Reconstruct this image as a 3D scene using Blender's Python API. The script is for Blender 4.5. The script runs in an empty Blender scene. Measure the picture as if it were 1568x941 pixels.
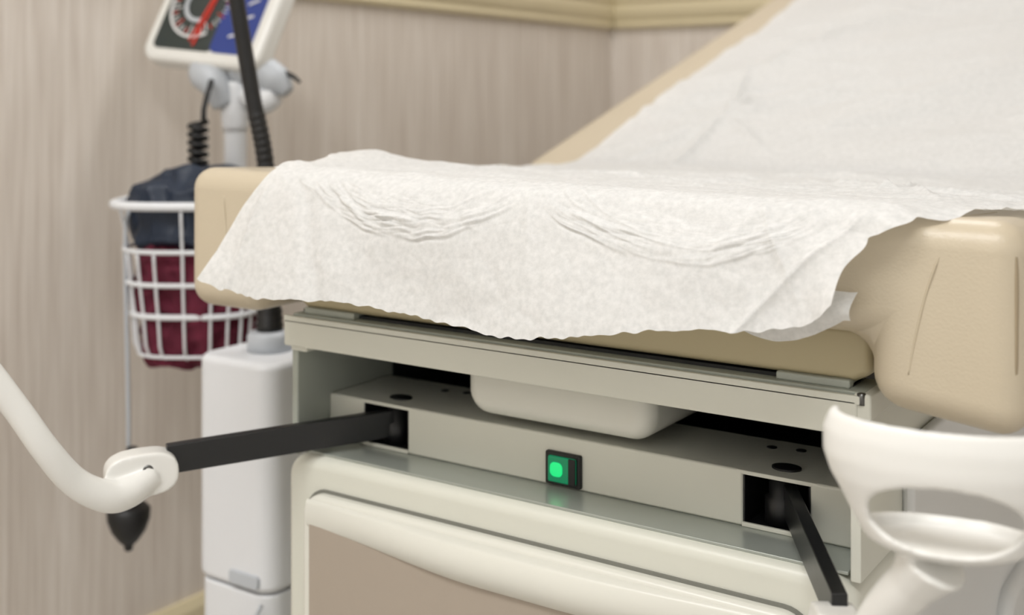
import bpy, bmesh, math, random
from mathutils import Vector, Matrix, noise
random.seed(4)
SC = 0.8            # design units -> metres
ZC = 1.115          # camera height in design units (all z given relative to eye level)
TH = math.radians(33.8)
R = Vector((math.cos(TH), math.sin(TH), 0)); F = Vector((-math.sin(TH), math.cos(TH), 0)); Z = Vector((0, 0, 1))

def lin(c):
    c = c/255.0
    return c/12.92 if c <= 0.04045 else ((c+0.055)/1.055)**2.4
def rgb(r, g, b): return (lin(r), lin(g), lin(b), 1)

def mat(name, col, rough=0.5, metal=0.0, bump=0.0, bscale=80.0, var=0.0, vscale=6.0, emit=None, estr=0, coat=0.0, spec=None, sss=0):
    m = bpy.data.materials.new(name); m.use_nodes = True
    nt = m.node_tree; b = nt.nodes['Principled BSDF']
    b.inputs['Base Color'].default_value = col
    b.inputs['Roughness'].default_value = rough
    b.inputs['Metallic'].default_value = metal
    b.inputs['Coat Weight'].default_value = coat
    if spec is not None: b.inputs['Specular IOR Level'].default_value = spec
    tc = nt.nodes.new('ShaderNodeTexCoord')
    if var > 0:
        n = nt.nodes.new('ShaderNodeTexNoise'); n.inputs['Scale'].default_value = vscale; n.inputs['Detail'].default_value = 4
        nt.links.new(tc.outputs['Object'], n.inputs['Vector'])
        mx = nt.nodes.new('ShaderNodeMix'); mx.data_type = 'RGBA'
        mx.inputs[6].default_value = tuple(c*(1-var) for c in col[:3])+(1,)
        mx.inputs[7].default_value = tuple(min(1, c*(1+var)) for c in col[:3])+(1,)
        nt.links.new(n.outputs['Fac'], mx.inputs[0]); nt.links.new(mx.outputs[2], b.inputs['Base Color'])
    if bump > 0:
        n = nt.nodes.new('ShaderNodeTexNoise'); n.inputs['Scale'].default_value = bscale; n.inputs['Detail'].default_value = 5
        nt.links.new(tc.outputs['Object'], n.inputs['Vector'])
        bp = nt.nodes.new('ShaderNodeBump'); bp.inputs['Strength'].default_value = bump; bp.inputs['Distance'].default_value = 0.002
        nt.links.new(n.outputs['Fac'], bp.inputs['Height']); nt.links.new(bp.outputs['Normal'], b.inputs['Normal'])
    if emit:
        b.inputs['Emission Color'].default_value = emit; b.inputs['Emission Strength'].default_value = estr
    return m

M_vinyl = mat('beige_vinyl', rgb(202,189,165), 0.30, bump=0.16, bscale=420, var=0.03, vscale=5, spec=.6)
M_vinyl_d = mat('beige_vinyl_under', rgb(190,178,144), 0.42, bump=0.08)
M_seam = mat('vinyl_seam', rgb(160,144,118), 0.6)
M_seam2 = mat('vinyl_seam_soft', rgb(198,185,160), 0.4)
M_cream = mat('cream_enamel', rgb(216,216,204), 0.35, var=0.02)
M_cream2 = mat('cream_plastic_moulded', rgb(222,221,211), 0.28, var=0.02)
M_side = mat('pale_side_panel', rgb(226,227,226), 0.4, var=0.02)
M_grey = mat('greygreen_inner_metal', rgb(172,177,167), 0.4, var=0.03)
M_ledge = mat('brushed_ledge', rgb(165,170,162), 0.22, metal=0.3, var=0.03)
M_gap = mat('drawer_shadow_gap', rgb(120,120,112), 0.6, var=0.05)  # darker grey paints the shade line around the drawer
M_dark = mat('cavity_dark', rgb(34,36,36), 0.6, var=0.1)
M_black = mat('black_plastic', rgb(20,20,21), 0.45, bump=0.05)
M_bar = mat('black_painted_steel', rgb(24,25,26), 0.33, bump=0.05)
M_taupe = mat('taupe_panel', rgb(170,158,144), 0.5, var=0.02)
M_white = mat('white_plastic', rgb(234,233,228), 0.25, var=0.01)
M_stand = mat('white_stand_plastic', rgb(231,233,236), 0.4, var=0.01)
M_greyp = mat('light_grey_plastic', rgb(192,197,203), 0.4, var=0.02)
M_steel = mat('steel_bolt', rgb(110,110,108), 0.3, metal=0.9)
M_green = mat('green_lamp', rgb(0,90,45), 0.2, emit=(0.01,0.78,0.22,1), estr=1.0)
M_greend = mat('green_lens_edge', rgb(0,70,45), 0.2, emit=(0.0,0.22,0.09,1), estr=0.7)
M_wine = mat('burgundy_cloth', rgb(96,24,46), 0.9, bump=0.7, bscale=70, var=0.35, vscale=22)
M_navy = mat('navy_cuff_nylon', rgb(24,38,58), 0.5, bump=0.5, bscale=90, var=0.3)
M_blue = mat('blue_dial_face', rgb(46,66,140), 0.3, var=0.1)
M_dialdk = mat('dark_dial_face', rgb(52,60,60), 0.3, var=0.15)
M_dialw = mat('dial_white_print', rgb(225,225,225), 0.5)
M_red = mat('red_needle', rgb(215,60,45), 0.5)
M_rail = mat('trim_cream_yellow', rgb(224,211,176), 0.4, var=0.03)
M_ceil = mat('ceiling_white', rgb(238,237,235), 0.9, var=0.02)
M_floor = mat('vinyl_floor', rgb(200,196,190), 0.35, var=0.06, vscale=14)

def wall_mat():
    m = bpy.data.materials.new('striped_wallcovering'); m.use_nodes = True
    nt = m.node_tree; b = nt.nodes['Principled BSDF']; b.inputs['Roughness'].default_value = 0.75
    tc = nt.nodes.new('ShaderNodeTexCoord')
    def streak(sxy, sz, det):
        mp = nt.nodes.new('ShaderNodeMapping'); mp.inputs['Scale'].default_value = (sxy, sxy, sz)
        n = nt.nodes.new('ShaderNodeTexNoise'); n.inputs['Scale'].default_value = 1; n.inputs['Detail'].default_value = det
        nt.links.new(tc.outputs['Object'], mp.inputs['Vector']); nt.links.new(mp.outputs['Vector'], n.inputs['Vector'])
        return n
    a = streak(95, 4.5, 4); c = streak(13, 0.7, 3)
    add = nt.nodes.new('ShaderNodeMath'); add.operation = 'MULTIPLY_ADD'; add.inputs[1].default_value = 0.6
    nt.links.new(a.outputs['Fac'], add.inputs[0])
    mul = nt.nodes.new('ShaderNodeMath'); mul.operation = 'MULTIPLY'; mul.inputs[1].default_value = 0.4
    nt.links.new(c.outputs['Fac'], mul.inputs[0]); nt.links.new(mul.outputs[0], add.inputs[2])
    r = nt.nodes.new('ShaderNodeValToRGB')
    r.color_ramp.elements[0].position = 0.30; r.color_ramp.elements[0].color = rgb(207,195,183)
    r.color_ramp.elements[1].position = 0.70; r.color_ramp.elements[1].color = rgb(240,232,223)
    e = r.color_ramp.elements.new(0.5); e.color = rgb(224,214,203)
    nt.links.new(add.outputs[0], r.inputs[0]); nt.links.new(r.outputs[0], b.inputs['Base Color'])
    return m
M_wall = wall_mat()

def paper_mat():
    m = bpy.data.materials.new('exam_paper'); m.use_nodes = True
    nt = m.node_tree; nt.nodes.clear()
    out = nt.nodes.new('ShaderNodeOutputMaterial')
    d = nt.nodes.new('ShaderNodeBsdfPrincipled'); d.inputs['Roughness'].default_value = 0.7
    d.inputs['Specular IOR Level'].default_value = 0.25
    t = nt.nodes.new('ShaderNodeBsdfTranslucent'); t.inputs['Color'].default_value = rgb(242,241,238)
    mix = nt.nodes.new('ShaderNodeMixShader'); mix.inputs[0].default_value = 0.25
    tc = nt.nodes.new('ShaderNodeTexCoord')
    n = nt.nodes.new('ShaderNodeTexNoise'); n.inputs['Scale'].default_value = 150; n.inputs['Detail'].default_value = 6; n.inputs['Roughness'].default_value = .65
    r = nt.nodes.new('ShaderNodeValToRGB')
    r.color_ramp.elements[0].position = 0.32; r.color_ramp.elements[0].color = rgb(224,225,224)
    r.color_ramp.elements[1].position = 0.68; r.color_ramp.elements[1].color = rgb(246,246,245)
    bp = nt.nodes.new('ShaderNodeBump'); bp.inputs['Strength'].default_value = 0.10; bp.inputs['Distance'].default_value = 0.001
    L = nt.links.new
    L(tc.outputs['Object'], n.inputs['Vector']); L(n.outputs['Fac'], r.inputs[0]); L(r.outputs[0], d.inputs['Base Color'])
    L(n.outputs['Fac'], bp.inputs['Height']); L(bp.outputs['Normal'], d.inputs['Normal'])
    L(d.outputs[0], mix.inputs[1]); L(t.outputs[0], mix.inputs[2]); L(mix.outputs[0], out.inputs['Surface'])
    return m
M_paper = paper_mat()

def empty(name):
    e = bpy.data.objects.new(name, None); e.empty_display_size = 0.05
    bpy.context.collection.objects.link(e); return e
def obj(name, verts, faces, m, parent=None, smooth=True, rel=True):
    me = bpy.data.meshes.new(name)
    dz = ZC if rel else 0
    me.from_pydata([(v[0], v[1], v[2]+dz) for v in verts], [], faces)
    bm = bmesh.new(); bm.from_mesh(me); bmesh.ops.recalc_face_normals(bm, faces=bm.faces); bm.to_mesh(me); bm.free()
    for p in me.polygons: p.use_smooth = smooth
    me.materials.append(m)
    o = bpy.data.objects.new(name, me); bpy.context.collection.objects.link(o)
    if parent: o.parent = parent
    return o
def bev(o, w, seg=4, ang=40):
    b = o.modifiers.new('bevel', 'BEVEL'); b.width = w; b.segments = seg; b.limit_method = 'ANGLE'
    b.angle_limit = math.radians(ang); b.harden_normals = True
def prism(name, pts, axis, a, b, m, parent=None, bevel=0, seg=4, xf=None):
    def mp(p, t):
        return {'x': (t, p[0], p[1]), 'y': (p[0], t, p[1]), 'z': (p[0], p[1], t)}[axis]
    n = len(pts)
    V = [mp(p, a) for p in pts]+[mp(p, b) for p in pts]
    if xf: V = [xf(v) for v in V]
    Fc = [list(range(n)), list(range(2*n-1, n-1, -1))]+[[i, (i+1) % n, n+(i+1) % n, n+i] for i in range(n)]
    o = obj(name, V, Fc, m, parent, smooth=bevel > 0)
    if bevel: bev(o, bevel, seg)
    return o
def box(name, x0, x1, y0, y1, z0, z1, m, parent=None, bevel=0, seg=3):
    return prism(name, [(x0, y0), (x1, y0), (x1, y1), (x0, y1)], 'z', z0, z1, m, parent, bevel, seg)
def rr(x0, x1, z0, z1, r, n=8):
    P = []
    for cx, cz, a0 in ((x1-r, z1-r, 0), (x0+r, z1-r, 90), (x0+r, z0+r, 180), (x1-r, z0+r, 270)):
        for i in range(n+1):
            a = math.radians(a0+90*i/n); P.append((cx+r*math.cos(a), cz+r*math.sin(a)))
    return P
def cat(pts, n=10):
    pts = [Vector(p) for p in pts]; Q = [2*pts[0]-pts[1]]+pts+[2*pts[-1]-pts[-2]]; out = []
    for i in range(1, len(Q)-2):
        for k in range(n):
            t = k/n; a, b, c, d = Q[i-1:i+3]
            out.append(0.5*((2*b)+(c-a)*t+(2*a-5*b+4*c-d)*t*t+(3*b-a-3*c+d)*t**3))
    out.append(pts[-1]); return out
def sweep_geo(pts, rad, ns=16, flat=1.0):
    V = []; Fc = []; n = len(pts); t0 = (pts[1]-pts[0]).normalized()
    u = t0.orthogonal().normalized()
    for i, p in enumerate(pts):
        t = (pts[min(i+1, n-1)]-pts[max(i-1, 0)]).normalized()
        u = (u-t*u.dot(t)).normalized(); w = t.cross(u)
        r = rad[i]
        for k in range(ns):
            a = 2*math.pi*k/ns; V.append(p+(u*math.cos(a)+w*math.sin(a)*flat)*r)
    for i in range(n-1):
        for k in range(ns):
            Fc.append([i*ns+k, i*ns+(k+1) % ns, (i+1)*ns+(k+1) % ns, (i+1)*ns+k])
    Fc.append(list(range(ns))); Fc.append(list(range((n-1)*ns, n*ns)))
    return V, Fc
def tube(name, pts, rad, m, parent=None, smooth_n=8, ns=16, closed=False):
    if not isinstance(rad, (list, tuple)): rad = [rad]*len(pts)
    P = cat(pts, smooth_n) if smooth_n > 1 else [Vector(p) for p in pts]
    if smooth_n > 1:
        rr_ = []
        for i in range(len(pts)-1):
            for k in range(smooth_n): rr_.append(rad[i]+(rad[i+1]-rad[i])*k/smooth_n)
        rr_.append(rad[-1])
    else: rr_ = rad
    V, Fc = sweep_geo(P, rr_, ns)
    return obj(name, V, Fc, m, parent)
def ringtube(name, pts, r, m, parent, ns=10):
    n = len(pts); V = []; Fc = []
    for i in range(n):
        t = (pts[(i+1) % n]-pts[i-1]).normalized(); u = Z; w = t.cross(u).normalized(); u = w.cross(t)
        for k in range(ns):
            a = 2*math.pi*k/ns; V.append(pts[i]+(u*math.cos(a)+w*math.sin(a))*r)
    for i in range(n):
        j = (i+1) % n
        for k in range(ns): Fc.append([i*ns+k, i*ns+(k+1) % ns, j*ns+(k+1) % ns, j*ns+k])
    return obj(name, V, Fc, m, parent)
def lathe(name, c, prof, m, parent=None, ns=32, sx=1, sy=1):
    V = []; Fc = []
    for r, z in prof:
        for k in range(ns):
            a = 2*math.pi*k/ns; V.append((c[0]+r*math.cos(a)*sx, c[1]+r*math.sin(a)*sy, z))
    for i in range(len(prof)-1):
        for k in range(ns): Fc.append([i*ns+k, i*ns+(k+1) % ns, (i+1)*ns+(k+1) % ns, (i+1)*ns+k])
    Fc.append(list(range(ns))); Fc.append(list(range((len(prof)-1)*ns, len(prof)*ns)))
    return obj(name, V, Fc, m, parent)

# ------------------------------------------------------------------ room
FL = -ZC
XW, YB, XR, YF, CZ = -0.85, 2.344, 2.9, -2.8, 3.2-ZC
box('wall_left', XW-0.1, XW, YF-0.1, YB+0.1, FL, CZ, M_wall)
box('wall_back', XW, XR, YB, YB+0.1, FL, CZ, M_wall)
box('wall_right', XR, XR+0.1, YF-0.1, YB+0.1, FL, CZ, M_ceil)
box('wall_front', XW, XR, YF-0.1, YF, FL, CZ, M_ceil)
box('floor', XW-0.1, XR+0.1, YF-0.1, YB+0.1, FL-0.1, FL, M_floor)
box('ceiling', XW-0.1, XR+0.1, YF-0.1, YB+0.1, CZ, CZ+0.1, M_ceil)
railp = [(0, .225), (.012, .225), (.018, .235), (.014, .248), (.022, .262), (.026, .285), (.022, .305), (.03, .315), (.03, .33), (0, .33)]
prism('trim_1', [(XW+a, z) for a, z in railp], 'y', YF, YB, M_rail)
prism('trim_2', [(YB-a, z) for a, z in railp], 'x', XW+0.02, XR, M_rail)
bp_ = [(0, FL), (.016, FL), (.016, FL+.08), (.008, FL+.1), (0, FL+.1)]
prism('baseboard_left', [(XW+a, z) for a, z in bp_], 'y', YF, YB, M_rail)
prism('baseboard_back', [(YB-a, z) for a, z in bp_], 'x', XW+0.01, XR, M_rail)

# ------------------------------------------------------------------ exam table
T = empty('exam_table')
box('plinth', .03, .67, .04, 1.5, FL, -1.04, M_dark, T, .01)
prism('lower_cabinet', rr(0, .70, -1.05, -.43, .03), 'y', -.01, 1.55, M_cream, T, .014, 5)
box('ledge_plate', .012, .688, .002, .18, -.4305, -.427, M_ledge, T, .001, 2)
box('cavity_floor', .011, .689, .178, .43, -.4305, -.4265, M_dark, T)  # near-black colour stands in for shade behind the housing
prism('drawer_gap_shade', rr(.037, .663, -.77, -.4645, .03), 'y', -.0125, .02, M_gap, T)  # plate behind the drawer, its grey standing in for shade
prism('drawer_front', rr(.04, .66, -.76, -.468, .028), 'y', -.026, 0.0, M_cream2, T, .008, 4)
prism('drawer_inset', rr(.054, .646, -.745, -.488, .012), 'y', -.0275, -.02, M_taupe, T, .001, 2)
V = []; Fc = []; NX, NV = 90, 16
for i in range(NX+1):
    t = i/NX; x = .050+t*.60
    e = min(t, 1-t)/0.42; e = max(0, min(1, e)); e = e*e*(3-2*e)
    zb = -.506-.016*e; zt = -.474
    bulge = .003+.012*e
    for j in range(NV+1):
        v = j/NV; V.append((x, -.0262-bulge*math.sin(math.pi*min(1, v*0.92+.08))**.7 if 0 < j < NV else -.0255, zt+(zb-zt)*v))
for i in range(NX):
    for j in range(NV): Fc.append([i*(NV+1)+j, (i+1)*(NV+1)+j, (i+1)*(NV+1)+j+1, i*(NV+1)+j+1])
obj('drawer_pull_lip', V, Fc, M_cream2, T)
prism('lower_drawer', rr(.04, .66, -1.03, -.785, .028), 'y', -.022, 0.0, M_cream2, T, .008, 4)
box('side_panel_left', 0, .010, .0, 1.5, -.435, -.27, M_grey, T, .002, 2)
box('side_panel_right', .690, .70, .0, 1.5, -.435, -.27, M_cream, T, .002, 2)
box('cavity_back', .01, .69, .42, .44, -.43, -.27, M_dark, T)  # dark colour paints the depth of the shaded cavity
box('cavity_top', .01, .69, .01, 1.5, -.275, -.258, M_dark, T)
box('cavity_shade_left', .0095, .013, .18, .42, -.43, -.27, M_dark, T)  # dark skins over the side panels, painted shade of the cavity
box('cavity_shade_right', .687, .6905, .10, .42, -.43, -.27, M_dark, T)
prism('side_skin_right', rr(.13, 1.45, -1.0, -.34, .04), 'x', .699, .712, M_side, T, .008, 4)
prism('side_step_right', rr(.50, 1.40, -.95, -.62, .05), 'x', .705, .73, M_side, T, .012, 4)
yb = .056; hb = .175
box('housing_end_left', .010, .067, yb, hb, -.427, -.371, M_cream, T, .003)
box('housing_centre', .136, .564, yb, hb, -.427, -.371, M_cream, T, .003)
box('housing_end_right', .633, .690, yb, hb, -.427, -.371, M_cream, T, .003)
for k, (a, b) in enumerate(((.060, .143), (.557, .640))):
    box('slot_lid_%d' % k, a, b, yb+.0005, hb, -.3755, -.3712, M_cream, T, .001, 2)
    box('slot_dark_%d' % k, a, b, yb+.075, hb, -.427, -.376, M_black, T)  # black faces here and below paint the shade inside the hollow slot
    box('slot_shade_l%d' % k, a+.0065, a+.0085, yb+.002, hb, -.427, -.376, M_black, T)
    box('slot_shade_r%d' % k, b-.0085, b-.0065, yb+.002, hb, -.427, -.376, M_black, T)
    box('slot_floor_%d' % k, a+.007, b-.007, yb+.004, hb, -.4275, -.4255, M_black, T)
    box('slot_sill_%d' % k, a+.006, b-.006, yb-.001, yb+.003, -.427, -.4225, M_cream, T, .001, 2)
    cx = (a+b)/2
    lathe('pivot_cap_%d' % k, (cx, yb+.03), [(.002, -.372), (.015, -.372), (.015, -.3695), (.013, -.369), (.002, -.369)], M_black, T, sx=1, sy=.8)
    lathe('pivot_post_%d' % k, (cx-.004, yb+.028), [(.017, -.426), (.017, -.40), (.013, -.398), (.013, -.377)], M_black, T)
    vx = .125 if k == 0 else .560
    for q in range(2):
        lathe('vent_%d_%d' % (k, q), (vx+.030*q, .145+.006*(q % 2)), [(.001, -.372), (.0055, -.372), (.0055, -.3704), (.001, -.3702)], M_black, T, ns=16)
box('switch_bezel', .334, .379, yb-.005, yb+.002, -.4245, -.388, M_black, T, .002, 2)
box('switch_rocker', .339, .374, yb-.008, yb-.003, -.4205, -.392, M_greend, T, .002, 2)
prism('switch_light', rr(.3425, .3585, -.414, -.398, .006), 'y', yb-.0095, yb-.006, M_green, T, .002, 3)
box('switch_dark_half', .3655, .3745, yb-.0085, yb-.006, -.4205, -.392, M_black, T, .001, 2)
prism('treatment_pan', rr(.231, .470, -.360, -.20, .028), 'y', .040, .31, M_cream2, T, .020, 6)
box('pan_rim', .215, .485, .025, .32, -.300, -.292, M_cream2, T, .003)
box('front_rail', -.002, .70, -.012, .02, -.3005, -.268, M_cream, T, .002)
box('front_rail_channel', .008, .705, -.006, .05, -.269, -.2615, M_grey, T, .001, 2)
box('rail_top_lip', -.002, .703, -.012, -.007, -.272, -.264, M_cream, T, .001, 2)
box('rail_end_cap', .696, .712, -.010, .05, -.286, -.262, M_cream, T, .003)
lathe('rail_end_screw', (.703, -.008), [(.001, -.272), (.004, -.272), (.004, -.262), (.001, -.261)], M_steel, T, ns=12)
box('rail_bracket_left', .004, .03, -.006, .03, -.307, -.298, M_cream, T, .002)
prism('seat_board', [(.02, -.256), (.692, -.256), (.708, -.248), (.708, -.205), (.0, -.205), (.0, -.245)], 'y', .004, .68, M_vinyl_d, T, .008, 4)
box('board_foot_left', .02, .10, .0, .05, -.262, -.254, M_grey, T, .002, 2)
box('board_foot_right', .62, .69, .0, .05, -.262, -.254, M_grey, T, .002, 2)
def tilt(x): return .013*(x+.145)/.99
def shear(v):
    x, y, z = v
    return (x, y, z-((.05*(y+.04)+tilt(x)) if z > -.15 else 0))
V2 = [(-.145, -.262), (-.145, -.086), (.845, -.086), (.845, -.280), (.717, -.264), (.717, -.206), (-.017, -.206), (-.017, -.262)]
prism('seat_cushion', V2, 'y', -.042, .70, M_vinyl, T, .034, 7, xf=shear)
tube('cushion_seam_front', [(.794, .10, -.1055), (.792, .0, -.1005), (.789, -.014, -.1005), (.785, -.0320, -.1104), (.777, -.0418, -.134), (.767, -.0420, -.165), (.759, -.0420, -.20), (.753, -.0414, -.232)], .0010, M_seam2, T, ns=6)
tube('cushion_seam_corner', [(.825, -.022, -.108), (.8325, -.0305, -.119), (.8358, -.0332, -.138), (.8358, -.0332, -.19), (.8348, -.0325, -.225), (.8295, -.0275, -.255), (.815, -.021, -.269)], .0022, M_seam, T, ns=6)
tube('cushion_seam_left', [(-.085, .1, -.0940), (-.085, 0, -.0890), (-.082, -.014, -.0886), (-.078, -.0322, -.099), (-.074, -.0419, -.123), (-.07, -.0421, -.16), (-.068, -.0421, -.20), (-.066, -.0416, -.228)], .0009, M_vinyl, T, ns=6)
br = [(.72, -.121), (2.06, .308), (2.09, .20), (.76, -.225)]
prism('backrest_cushion', br, 'x', -.145, .845, M_vinyl, T, .03, 6)
prism('backrest_board', [(.80, -.215), (2.0, .168), (2.0, .14), (.80, -.243)], 'x', -.08, .78, M_cream, T, .005)
box('backrest_support', .2, .5, 1.0, 1.3, -.45, -.10, M_cream, T, .01)

# ------------------------------------------------------------------ paper sheet
def lerp_tab(tab, x):
    if x <= tab[0][0]: return tab[0][1]
    for (a, b), (c, d) in zip(tab, tab[1:]):
        if x <= c:
            t = (x-a)/(c-a); t = t*t*(3-2*t)*.5+t*.5
            return b+(d-b)*t
    return tab[-1][1]
botz = [(-.036, -.214), (.0, -.222), (.05, -.227), (.12, -.222), (.187, -.219), (.25, -.222), (.309, -.227), (.37, -.233), (.402, -.232), (.47, -.223), (.544, -.209), (.60, -.202), (.66, -.196), (.69, -.186), (.715, -.168)]
def ss(a, b, x):
    t = max(0, min(1, (x-a)/(b-a))); return t*t*(3-2*t)
def zsurf(y):
    a = -.086-.05*(y+.04); b = -.121+.32*(y-.72)
    return (a+b+math.sqrt((a-b)**2+.02**2))/2+.004+.009*ss(.7, .95, y)
fpath = cat([(0, .03, -.0855), (0, .0, -.083), (0, -.032, -.081), (0, -.054, -.087), (0, -.068, -.103), (0, -.079, -.13), (0, -.089, -.17), (0, -.102, -.23)], 38)
def crease(p):
    dd, pp = noise.voronoi(p)
    return min(1, (dd[1]-dd[0])*1.6)
swagsdef = [(.230, .155, -.094, -.146, .15), (.548, .135, -.104, -.150, .12)]
folds = []
for k in range(30):
    x0 = random.uniform(.0, .7); y0 = random.uniform(.85, 1.9); a = random.gauss(.5, .4); L = random.uniform(.15, .55)
    folds.append((x0, y0, x0+L*math.cos(a), y0+L*math.sin(a), random.uniform(.010, .022), random.uniform(.007, .016)))
for k in range(10):
    a = 2*math.pi*k/10+random.uniform(-.25, .25); L = random.uniform(.12, .36)
    folds.append((.165, .93, .165+L*math.cos(a), .93+L*math.sin(a), .010, random.uniform(.007, .016)))
for k in range(20):
    x0 = random.uniform(.0, .65); y0 = random.uniform(.08, .6); a = random.gauss(0, .28); L = random.uniform(.12, .4)
    folds.append((x0, y0, x0+L*math.cos(a), y0+L*math.sin(a), random.uniform(.006, .014), random.uniform(.003, .007)))
for k in range(12):
    a = 2*math.pi*k/12+random.uniform(-.25, .25); L = random.uniform(.08, .24)
    folds.append((.66, .30, .66+L*math.cos(a), .30+L*math.sin(a), .008, random.uniform(.004, .008)))
def foldh(x, y):
    s = 0
    for x0, y0, x1, y1, w, h in folds:
        dx, dy = x1-x0, y1-y0; L2 = dx*dx+dy*dy
        t = ((x-x0)*dx+(y-y0)*dy)/L2
        if t < -.05 or t > 1.05: continue
        e = abs((x-x0)*dy-(y-y0)*dx)/math.sqrt(L2)
        if e > w*3.5: continue
        s += h*(math.exp(-e/w)-.03)*ss(-.05, .15, t)*ss(1.05, .5, t)
    return s
rows = []
for i in range(190): rows.append(('t', 2.05-(2.05-.72)*i/190))
for i in range(170): rows.append(('t', .72-(.72-.03)*i/170))
for i, p in enumerate(fpath): rows.append(('f', i))
NU = 380
V = []
for kind, val in rows:
    for iu in range(NU+1):
        u = iu/NU
        if kind == 't':
            y = val; z = zsurf(y); nrm = Vector((0, 0, 1))
        else:
            p = fpath[val]; y, z = p.y, p.z
            p2 = fpath[min(val+1, len(fpath)-1)]; p1 = fpath[max(0, val-1)]
            t = (p2-p1).normalized(); nrm = Vector((0, t.z, -t.y))
        xl = lerp_tab([(-.1, .0), (0, .028), (.12, .0), (.4, -.02), (2, -.03)], y)
        xr = lerp_tab([(-.060, .740), (-.046, .762), (-.030, .782), (.0, .800), (.05, .823), (.10, .836), (.5, .825), (.8, .75), (2, .735)], y)
        if kind == 'f' and y < -.046:
            k = max(0, (z+.085)/(-.23+.085))
            xl = .022-.060*k**.8; xr = .730-.018*k+.032*ss(-.112, -.085, z)
        xl += .004*noise.noise(Vector((y*14, z*14, 3))); xr += .009*noise.noise(Vector((y*26, z*11, 9)))
        x = xl+(xr-xl)*u
        if kind == 'f' and z < -.103:
            zb = lerp_tab(botz, x)+.0028*noise.noise(Vector((x*80, 0, 0)))+.0025*noise.noise(Vector((x*28, 5, 0)))
            z = -.103+(z+.103)*(zb+.103)/(-.23+.103)
        d = 0
        zz = z
        z -= tilt(x)*(1-ss(.45, .72, y))*ss(-.14, -.095, z)
        P3 = Vector((x, y, z))
        # over the right horn the sheet settles onto the rounded cushion edge
        if x > .74 and y < .0: P3.z -= .012*ss(.74, .79, x)*ss(.0, -.035, y)
        if kind == 't':
            s = ss(.60, .95, y)
            d += (1-s)*(.0040*noise.noise(Vector((x*5, y*18, 1)))+.0030*crease(Vector((x*9, y*22, 7)))+.0014*crease(Vector((x*26, y*50, 17))))
            xa = x*math.cos(.5)+y*math.sin(.5); ya = -x*math.sin(.5)+y*math.cos(.5)
            d += s*(.018*noise.noise(Vector((xa*2.2, ya*8, 2)))+.0060*crease(Vector((xa*4.5, ya*12, 4)))+.0018*crease(Vector((xa*12, ya*24, 24))))
            d += foldh(x, y)
            dx, dy = x-.165, y-.93; r = math.hypot(dx, dy)
            d += .012*math.exp(-r/.035)
            e = ss(.10, 0, xr-x); d += e*(.011*crease(Vector((x*14, y*16, 2)))-.002)*ss(1.2, .5, y)
            if s > 0: d = max(d, -.006*s)
        d += .019*math.exp(-((x-.015)/.055)**2-((y-.10)/.10)**2)+.009*math.exp(-((x-.11)/.10)**2-((y-.16)/.12)**2)
        if kind == 'f':
            z = zz
            top = ss(-.080, -.095, z)
            d += (1-top)*(.0016*crease(Vector((x*26, y*50, 17)))+.0030*crease(Vector((x*9, y*22, 7))))
            for c, h, ze, zl, sk in swagsdef:
                t = (x-c)/h; ts = t-sk*(1-t*t)
                fade = ss(1.2, .7, abs(t))
                if fade > 0:
                    sg = 1 if c < .4 else -1
                    wob = .0065*noise.noise(Vector((x*13, c*9, 0)))+.0030*noise.noise(Vector((x*45, c*9, 0)))
                    zk = ze+(zl-ze)*(1-abs(ts)**2.1)+wob
                    a = z-zk
                    band = ss(-.004, .002, a)*ss(.056, .018, a)*max(.15, .75+1.2*noise.noise(Vector((x*10, a*30, c*11))))
                    q1 = crease(Vector((x*12+c, a*95+x*14*sg, c*5)))
                    q2 = crease(Vector((x*26+c, a*190-x*20*sg, c*7)))
                    q3 = crease(Vector((x*32-a*20, a*50+x*12, c*3)))
                    d += fade*band*(.0024*q1+.0012*q2+.0016*q3)
                    for j, (off, amp) in enumerate(((0, .0024), (.005, .0012), (.0105, .0015), (.018, .0013), (.026, .0012))):
                        e = a-off*(1+.5*t*sg)-.004*noise.noise(Vector((x*18, j*4., c)))
                        if abs(e) > .012: continue
                        A = amp*max(0, .25+2.2*noise.noise(Vector((x*12, j*3.3, c))))
                        d += fade*A*(math.exp(-abs(e)/.0012)-.5*math.exp(-((e+.003)/.0018)**2))
            d += top*(.0050*noise.noise(Vector((x*8, z*8, 3)))+.0012*crease(Vector((x*16, z*16, 4)))+.0034*crease(Vector((x*7+z*5, z*9, 14)))+.0009*crease(Vector((x*34, z*40, 5))))
            low = ss(-.12, -.22, z)
            d += low*.009*math.sin(x*15+.6)*ss(0, .2, u)
            d += .006*math.exp(-abs(x-.035-.25*(z+.10))/.006)*ss(-.09, -.12, z)
            d -= .004*math.exp(-((x-.09+.45*(z+.10))/.012)**2)*ss(-.09, -.12, z)
            d += .003*math.exp(-abs(x-.395+.2*(z+.12))/.012)*ss(-.20, -.11, z)*top
            e = (x-.70)-(z+.115)*.9
            d += .006*math.exp(-abs(e)/.007)*top
            e2 = (x-.655)+(z+.13)*.5
            d += .004*math.exp(-abs(e2)/.006)*top*ss(-.2, -.13, z)
            e3 = (x-.60)-(z+.13)*.7
            d += .002*math.exp(-abs(e3)/.005)*top*ss(-.19, -.13, z)
            d += .018*ss(.67, .72, x)*ss(-.13, -.18, z)
            if x < .01: d += .010*ss(.02, -.035, x)*low
        V.append(P3+nrm*d)
W = NU+1
Fc = [[i*W+j, i*W+j+1, (i+1)*W+j+1, (i+1)*W+j] for i in range(len(rows)-1) for j in range(NU)]
PE = empty('exam_table_paper')
obj('paper_sheet', V, Fc, M_paper, PE)
V = []; Fc = []
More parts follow.
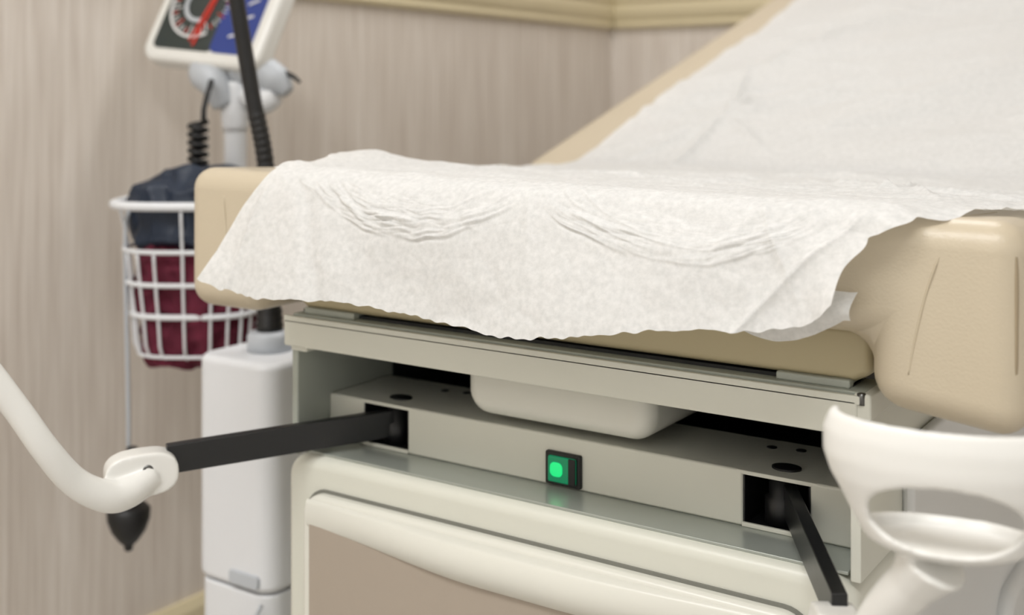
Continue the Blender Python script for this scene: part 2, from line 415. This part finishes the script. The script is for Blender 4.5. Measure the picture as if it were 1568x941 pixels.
for i in range(41):
    u = i/40; x = .585+.128*u
    for j in range(9):
        v = j/8
        zt = -.175+.01*u; zb = -.199-.020*math.sin(math.pi*min(1, u*1.05))+.012*u
        V.append((x, -.050-.012*math.sin(math.pi*v)-.02*u*v, zt+(zb-zt)*v+.001*noise.noise(Vector((x*60, v, 0)))))
for i in range(40):
    for j in range(8): Fc.append([i*9+j, (i+1)*9+j, (i+1)*9+j+1, i*9+j+1])
obj('paper_under_flap', V, Fc, M_paper, PE)

# ------------------------------------------------------------------ stirrups
def raw(V, Fc):
    me = bpy.data.meshes.new('tmp'); me.from_pydata([tuple(v) for v in V], [], Fc)
    bm = bmesh.new(); bm.from_mesh(me); bmesh.ops.recalc_face_normals(bm, faces=bm.faces); bm.to_mesh(me); bm.free()
    o = bpy.data.objects.new('tmp', me); bpy.context.collection.objects.link(o); return o
def apply_all(o):
    dg = bpy.context.evaluated_depsgraph_get(); dg.update()
    me = bpy.data.meshes.new_from_object(o.evaluated_get(dg)); o.modifiers.clear(); o.data = me
def rem(o): bpy.data.objects.remove(o, do_unlink=True)
def cup_mesh(c, ang):
    """heel cup: shallow scoop with a tall, pierced heel band on the -v side"""
    prof = [(.010, -.097), (.040, -.0955), (.054, -.089), (.062, -.076), (.070, -.060), (.0785, -.045), (.0835, -.030), (.0835, -.014), (.079, -.003), (.075, .0)]
    ns = 72; th = .008; Vv = []; Fv = []
    inner = [(max(.002, r-th), z+(th if r < .05 else th*.3)) for r, z in prof][::-1]
    inner[0] = (prof[-1][0]-th, .0)
    pr = prof+inner
    for r, z in pr:
        for k in range(ns):
            a = 2*math.pi*k/ns; Vv.append((r*math.cos(a), r*.60*math.sin(a), z))
    for i in range(len(pr)-1):
        for k in range(ns): Fv.append([i*ns+k, i*ns+(k+1) % ns, (i+1)*ns+(k+1) % ns, (i+1)*ns+k])
    Fv.append(list(range(ns))); Fv.append(list(range((len(pr)-1)*ns, len(pr)*ns)))
    b = raw(Vv, Fv)
    hv = []; n = 40
    for yy in (-.12, -.004):
        for k in range(n):
            a = 2*math.pi*k/n; hv.append((.050*math.copysign(abs(math.cos(a))**.9, math.cos(a)), yy, -.0635+.0245*math.copysign(abs(math.sin(a))**.9, math.sin(a))))
    h = raw(hv, [list(range(n)), list(range(2*n-1, n-1, -1))]+[[k, (k+1) % n, n+(k+1) % n, n+k] for k in range(n)])
    bx = []
    for yy, zb in ((.004, -.078), (.2, -.098)):
        for xx, zz in ((-.2, zb), (.2, zb), (.2, .1), (-.2, .1)): bx.append((xx, yy, zz))
    x2 = raw(bx, [[0, 1, 2, 3], [7, 6, 5, 4], [0, 1, 5, 4], [1, 2, 6, 5], [2, 3, 7, 6], [3, 0, 4, 7]])
    for cc in (h, x2):
        mo = b.modifiers.new('b', 'BOOLEAN'); mo.operation = 'DIFFERENCE'; mo.object = cc; mo.solver = 'EXACT'
    apply_all(b); rem(h); rem(x2)
    Mx = Matrix.Translation(Vector(c)) @ Matrix.Rotation(ang, 4, 'Z')
    Vv = [Mx @ v.co for v in b.data.vertices]; Fv = [list(p.vertices) for p in b.data.polygons]
    rem(b); return Vv, Fv
def stirrup(name, path, rad, cup_c, cup_ang, barA, barB, clamp):
    E = empty(name)
    a = Vector(barA); b = Vector(barB); d = (b-a).normalized(); s = d.cross(Z).normalized(); w = s.cross(d)
    V = []
    for p in (a, b):
        for q, r in ((-1, -1), (1, -1), (1, 1), (-1, 1)): V.append(p+s*q*.0065+w*r*.0165)
    o = obj('support_bar', V, [[0, 1, 2, 3], [7, 6, 5, 4], [0, 1, 5, 4], [1, 2, 6, 5], [2, 3, 7, 6], [3, 0, 4, 7]], M_bar, E); bev(o, .0015, 2)
    P = cat(path, 8); rd = []
    for i in range(len(path)-1):
        for k in range(8): rd.append(rad[i]+(rad[i+1]-rad[i])*k/8)
    rd.append(rad[-1])
    V1, F1 = sweep_geo(P, rd, 24)
    allV = list(V1); allF = [list(f) for f in F1]
    def addm(V, Fc):
        n = len(allV); allV.extend(V); allF.extend([[i+n for i in f] for f in Fc])
    c0 = Vector(clamp)
    V = []; n = 28
    for side in (-.0165, .0165):
        for k in range(n):
            t = 2*math.pi*k/n
            px = .040*math.copysign(abs(math.cos(t))**.7, math.cos(t))+.006; pz = .0245*math.copysign(abs(math.sin(t))**.75, math.sin(t))-.004
            V.append(c0+d*px+w*pz+s*side)
    addm(V, [list(range(n)), list(range(2*n-1, n-1, -1))]+[[k, (k+1) % n, n+(k+1) % n, n+k] for k in range(n)])
    V, Fc = cup_mesh(cup_c, cup_ang); addm(V, Fc)
    o = obj('footrest', allV, allF, M_white, E)
    rm = o.modifiers.new('r', 'REMESH'); rm.mode = 'VOXEL'; rm.voxel_size = .0018; rm.use_smooth_shade = True
    sm = o.modifiers.new('s', 'SMOOTH'); sm.factor = .5; sm.iterations = 14
    V = []; n = 20
    for off, r in ((-.0150, .0060), (-.0187, .0060), (-.0187, .0034), (-.0166, .0030)):
        for k in range(n):
            t = 2*math.pi*k/n; V.append(c0+d*(.0+r*math.cos(t))+w*(.002+r*math.sin(t))+(s*off if s.dot(F) > 0 else -s*off))
    Fc = [[i*n+k, i*n+(k+1) % n, (i+1)*n+(k+1) % n, (i+1)*n+k] for i in range(3) for k in range(n)]+[list(range(3*n, 4*n))]
    obj('clamp_bolt', V, Fc, M_steel, E)
    return E
stirrup('leg_stirrup',
    [(-.052, -.170, -.4240), (-.0564, -.198, -.4375), (-.0618, -.2219, -.4370), (-.0733, -.2544, -.4145), (-.082, -.2842, -.3735), (-.0988, -.3076, -.3272), (-.1266, -.3383, -.2699), (-.151, -.3666, -.235), (-.158, -.378, -.215)],
    [.018, .018, .0175, .0155, .0145, .0140, .015, .018, .022], (-.165, -.385, -.125), math.radians(-15),
    (.105, .088, -.399), (-.050, -.150, -.412), (-.058, -.172, -.418))
stirrup('leg_stirrup.001',
    [(.722, -.130, -.425), (.733, -.150, -.444), (.750, -.168, -.425), (.772, -.181, -.379), (.798, -.195, -.343), (.813, -.200, -.321)],
    [.015, .016, .0165, .0165, .018, .026], (.821, -.198, -.2205), math.radians(12),
    (.598, .090, -.399), (.722, -.125, -.410), (.722, -.132, -.424))

# ------------------------------------------------------------------ exam lamp (white column + black gooseneck)
LE = empty('exam_lamp')
lc = (-.284, .242)
prism('column', rr(lc[0]-.08, lc[0]+.08, lc[1]-.08, lc[1]+.08, .03, 6), 'z', -.72, -.385, M_stand, LE, .012, 4)
prism('column_lower', rr(lc[0]-.077, lc[0]+.077, lc[1]-.077, lc[1]+.077, .03, 6), 'z', FL, -.722, M_stand, LE, .004, 3)
prism('column_band', rr(lc[0]-.0, lc[0]+.06, -.712, -.692, .006, 5), 'y', lc[1]-.084, lc[1]-.07, M_greyp, LE, .002, 2)
lathe('collar', lc, [(.034, -.39), (.034, -.362), (.030, -.357), (.022, -.355)], M_greyp, LE)
lathe('rubber_boot', lc, [(.020, -.358), (.021, -.345), (.019, -.343), (.0205, -.335), (.0185, -.333), (.0195, -.325), (.017, -.32), (.014, -.28), (.012, -.26)], M_black, LE)
neck = cat([(lc[0], lc[1], -.30), (lc[0]-.002, lc[1], -.23), (-.291, .240, -.10), (-.308, .228, .01), (-.320, .208, .150), (-.325, .175, .33), (-.28, .10, .50), (-.18, .02, .60), (-.05, -.03, .62), (.02, -.05, .59)], 40)
rad = []
for i in range(len(neck)):
    q = i/len(neck); rad.append(.0124*(1+(.08 if (i//2) % 2 else 0)) if .12 < q < .42 and i < 110 else .0122)
V, Fc = sweep_geo(neck, rad, 16); obj('gooseneck', V, Fc, M_black, LE)
lathe('lamp_head', (.03, -.05), [(.02, .61), (.035, .60), (.05, .56), (.075, .50), (.078, .495), (.072, .497), (.03, .55)], M_stand, LE)
tube('power_cord', [(-.215, .158, -.73), (-.235, .145, -.78), (-.255, .13, -.86), (-.26, .15, -1.0), (-.26, .10, -1.108)], .003, M_greyp, LE, ns=8)

# ------------------------------------------------------------------ blood pressure monitor on stand
BE = empty('blood_pressure_monitor_stand')
pc = (-.591, .458)
lathe('pole', pc, [(.020, FL+.05), (.020, -.02), (.019, .03), (.012, .035)], M_stand, BE, ns=24)
for k in range(5):
    a = math.radians(160+72*k); e = Vector((pc[0]+.19*math.cos(a), pc[1]+.19*math.sin(a), FL+.045))
    tube('base_leg_%d' % k, [(pc[0], pc[1], FL+.075), ((pc[0]+e.x)/2, (pc[1]+e.y)/2, FL+.065), tuple(e)], [.018, .014, .012], M_stand, BE, 4, 12)
    lathe('caster_%d' % k, (e.x, e.y), [(.008, FL), (.018, FL+.006), (.018, FL+.03), (.008, FL+.04)], M_black, BE, 16)
al = math.radians(-25); be = math.radians(25); ph = math.radians(6)
u0 = R*math.cos(al)+F*math.sin(al); nb = -R*math.sin(al)+F*math.cos(al)
v0 = Z*math.cos(be)+nb*math.sin(be)
mu = u0*math.cos(ph)-v0*math.sin(ph); mv = v0*math.cos(ph)+u0*math.sin(ph); mw = mu.cross(mv)
mo = Vector((-.763, .403, .088))-R*.022-Z*.012
MS = 1.12
def mloc(v): return mo+mu*v[0]*MS+mv*v[1]*MS+mw*v[2]
def mprism(name, pts, a, b, m, bevel=0, seg=3): return prism(name, pts, 'z', a, b, m, BE, bevel, seg, xf=mloc)
mprism('monitor_case', rr(0, .248, 0, .235, .030), -.045, 0, M_white, .012, 5)
mprism('monitor_face_dark', rr(.022, .150, .022, .213, .012), -.002, .0012, M_dialdk)
mprism('monitor_face_blue', rr(.145, .226, .022, .213, .012), -.002, .0016, M_blue)
dc = (.095, .110)
for k in range(34):
    a = math.radians(-235+290*k/33); r0 = .050 if k % 4 else .043; r1 = .060
    c_, s_ = math.cos(a), math.sin(a); w_ = .0009
    mprism('tick_%d' % k, [(dc[0]+r0*c_-w_*s_, dc[1]+r0*s_+w_*c_), (dc[0]+r0*c_+w_*s_, dc[1]+r0*s_-w_*c_), (dc[0]+r1*c_+w_*s_, dc[1]+r1*s_-w_*c_), (dc[0]+r1*c_-w_*s_, dc[1]+r1*s_+w_*c_)], .001, .0026, M_dialw if k % 3 else M_red)
def arc(r0, r1, a0, a1, n=30):
    A = [math.radians(a0+(a1-a0)*i/n) for i in range(n+1)]
    return [(dc[0]+r1*math.cos(a), dc[1]+r1*math.sin(a)) for a in A]+[(dc[0]+r0*math.cos(a), dc[1]+r0*math.sin(a)) for a in reversed(A)]
mprism('dial_ring', arc(.0615, .066, 120, 300), .001, .003, M_dialw)
mprism('dial_ring_inner', arc(.030, .037, 130, 290), .001, .003, M_greyp)
mprism('needle', [(dc[0]+.012, dc[1]-.080), (dc[0]+.016, dc[1]-.080), (dc[0]+.034, dc[1]+.06), (dc[0]+.031, dc[1]+.06)], .002, .004, M_red)
mprism('needle_b', [(dc[0]+.002, dc[1]-.072), (dc[0]+.006, dc[1]-.072), (dc[0]+.024, dc[1]+.02), (dc[0]+.020, dc[1]+.02)], .002, .004, M_red)
for k in range(4):
    mprism('blue_print_%d' % k, [(.175+.008*k, .05+.03*k), (.21, .060+.03*k), (.21, .064+.03*k), (.175+.008*k, .054+.03*k)], .001, .003, M_dialw)
tube('bracket', [tuple(mloc((.128, .03, -.03))), tuple(mloc((.128, -.005, -.03))), (pc[0]-.022, pc[1]-.030, .030), (pc[0]-.010, pc[1]-.012, -.010)], [.026, .028, .030, .026], M_greyp, BE, 6, 20)
tube('bracket_collar', [(pc[0], pc[1], -.06), (pc[0], pc[1], -.02), (pc[0], pc[1], .03)], [.022, .027, .028], M_stand, BE, 4, 20)
tube('grip', [(-.585, .452, .052), (-.540, .468, .050), (-.505, .480, .030), (-.485, .486, .010)], [.026, .032, .028, .012], M_greyp, BE, 6, 16)
tube('grip_lower', [(-.565, .455, .010), (-.530, .468, -.004), (-.505, .476, .006)], [.020, .026, .018], M_stand, BE, 6, 16)
tube('grip_hook', [(-.505, .475, .052), (-.475, .485, .040), (-.46, .49, .028)], [.003, .0045, .003], M_black, BE, 5, 10)
hc = Vector((-.570, .352, 0)); pts = [Vector((-.590, .40, .030)), Vector((-.560, .362, .0)), Vector((-.560, .356, -.02))]
for i in range(0, 6*14+1):
    a = 2*math.pi*i/14; pts.append(Vector((hc.x+.014*math.cos(a), hc.y+.014*math.sin(a), -.040-.085*i/84)))
pts.append(Vector((-.565, .345, -.14)))
V, Fc = sweep_geo(pts, [.0050]*len(pts), 8); obj('coiled_cord', V, Fc, M_black, BE)
bcn = Vector((-.546, .328, 0))
def sup(hw, hd, z, n=72, e=.75):
    out = []
    for k in range(n):
        a = 2*math.pi*k/n; c_, s_ = math.cos(a), math.sin(a)
        out.append(bcn+R*hw*math.copysign(abs(c_)**e, c_)+F*hd*math.copysign(abs(s_)**e, s_)+Z*z)
    return out
lv = [(-.178, .134, .098, .0075), (-.254, .117, .088, .0040), (-.309, .111, .084, .0042), (-.362, .104, .079, .0050), (-.430, .094, .069, .003)]
for k, (z, a, b, r) in enumerate(lv): ringtube('basket_ring_%d' % k, sup(a, b, z), r, M_stand, BE)
rings = [sup(a, b, z, 20) for z, a, b, r in lv]
for k in range(20):
    tube('basket_wire_%d' % k, [tuple(r_[k]) for r_ in (rings if k % 5 == 0 else rings[1:])]+[tuple(rings[-1][k]*.5+(bcn+Z*-.430)*.5)], .0026, M_stand, BE, 3, 8)
tube('basket_mount', [(pc[0], pc[1], -.19), (-.575, .415, -.185)], .012, M_stand, BE, 2, 12)
def blob(name, levels, m, amp, fr, seed):
    V = []; n = 110; Fc = []
    rows_ = 60
    for i in range(rows_+1):
        t = i/rows_; z = levels[0][0]+(levels[-1][0]-levels[0][0])*t
        hw = lerp_tab([(-l[0], l[1]) for l in levels], -z); hd = lerp_tab([(-l[0], l[2]) for l in levels], -z)
        for p in sup(hw, hd, z, n, .85):
            dirv = (p-bcn); dirv.z = 0
            dn = dirv.normalized() if dirv.length > 1e-6 else Vector((1, 0, 0))
            q = Vector((p.x*fr, p.y*fr, p.z*fr*.5+seed))
            dd = amp*noise.noise(q)+amp*.8*(1-abs(noise.noise(q*2.1))*2)-amp*.4
            V.append(p+dn*dd*min(1, hw/.05)+Z*(amp*.8*noise.noise(q*1.3+Vector((5, 5, 5)))))
    for i in range(rows_):
        for k in range(n): Fc.append([i*n+k, i*n+(k+1) % n, (i+1)*n+(k+1) % n, (i+1)*n+k])
    Fc.append(list(range(n))); Fc.append(list(range(rows_*n, rows_*n+n)))
    return obj(name, V, Fc, m, BE)
blob('burgundy_cuff', [(-.235, .02, .02), (-.245, .095, .07), (-.30, .104, .076), (-.36, .098, .073), (-.415, .092, .066), (-.440, .088, .06), (-.452, .075, .045), (-.458, .01, .01)], M_wine, .014, 24, 1)
blob('navy_cuff', [(-.118, .02, .02), (-.128, .07, .05), (-.150, .105, .080), (-.18, .116, .087), (-.24, .108, .080), (-.262, .08, .05)], M_navy, .016, 15, 7)
tube('bulb_tube', [(-.605, .262, -.16), (-.6126, .236, -.20), (-.6136, .234, -.30), (-.6126, .238, -.50), (-.6126, .239, -.66)], .0035, M_greyp, BE, 6, 8)
lathe('inflation_bulb', (-.6126, .239), [(.004, -.655), (.010, -.658), (.011, -.672), (.010, -.68), (.028, -.684), (.036, -.692), (.035, -.708), (.028, -.728), (.016, -.745), (.008, -.752), (.007, -.760), (.002, -.763)], M_black, BE, 24)
lathe('bulb_valve', (-.600, .236), [(.002, -.583), (.009, -.585), (.009, -.612), (.002, -.615)], M_black, BE, 12)

# ------------------------------------------------------------------ lights
M_lamp = mat('added_diffuser', rgb(250,250,250), 0.5, emit=(1, 1, .99, 1), estr=1.5)  # glow for the added panels overhead
for k, (x, y, e) in enumerate(((.1, 1.2, 11), (1.3, -1.7, 16.5), (-.1, -1.7, 21))):  # unseen panels, added and placed to light the table and wall
    f = empty('added_ceiling_light' if k == 0 else 'added_ceiling_light.%03d' % k)
    box('frame', x-.64, x+.64, y-.34, y+.34, CZ-.03, CZ-.001, M_white, f, .005)
    box('diffuser', x-.60, x+.60, y-.30, y+.30, CZ-.034, CZ-.028, M_lamp, f)
    l = bpy.data.lights.new('panel_light', 'AREA'); l.shape = 'RECTANGLE'; l.size = 1.2; l.size_y = .6; l.energy = e; l.color = (.99, .99, .99)
    lo = bpy.data.objects.new('panel_light', l); lo.location = (x, y, CZ-.04+ZC); lo.parent = f; bpy.context.collection.objects.link(lo)

w = bpy.data.worlds.new('w'); bpy.context.scene.world = w; w.use_nodes = True
w.node_tree.nodes['Background'].inputs[0].default_value = (.8, .8, .8, 1); w.node_tree.nodes['Background'].inputs[1].default_value = .3

for o in list(bpy.context.scene.objects):
    if o.parent is None:
        o.location = o.location*SC; o.scale = (SC, SC, SC)

cam = bpy.data.cameras.new('camera'); co = bpy.data.objects.new('camera', cam); bpy.context.collection.objects.link(co)
co.location = (1.0255*SC, -1.0471*SC, ZC*SC); co.rotation_euler = (math.radians(90), 0, TH)
cam.sensor_width = 36; cam.lens = 1800/1568*36; cam.shift_y = -320.5/1568
cam.dof.use_dof = True; cam.dof.focus_distance = 1.14*SC; cam.dof.aperture_fstop = 4.2
cam.clip_start = .02
bpy.context.scene.camera = co
sc = bpy.context.scene
sc.view_settings.view_transform = 'Standard'; sc.view_settings.look = 'None'; sc.view_settings.exposure = 0
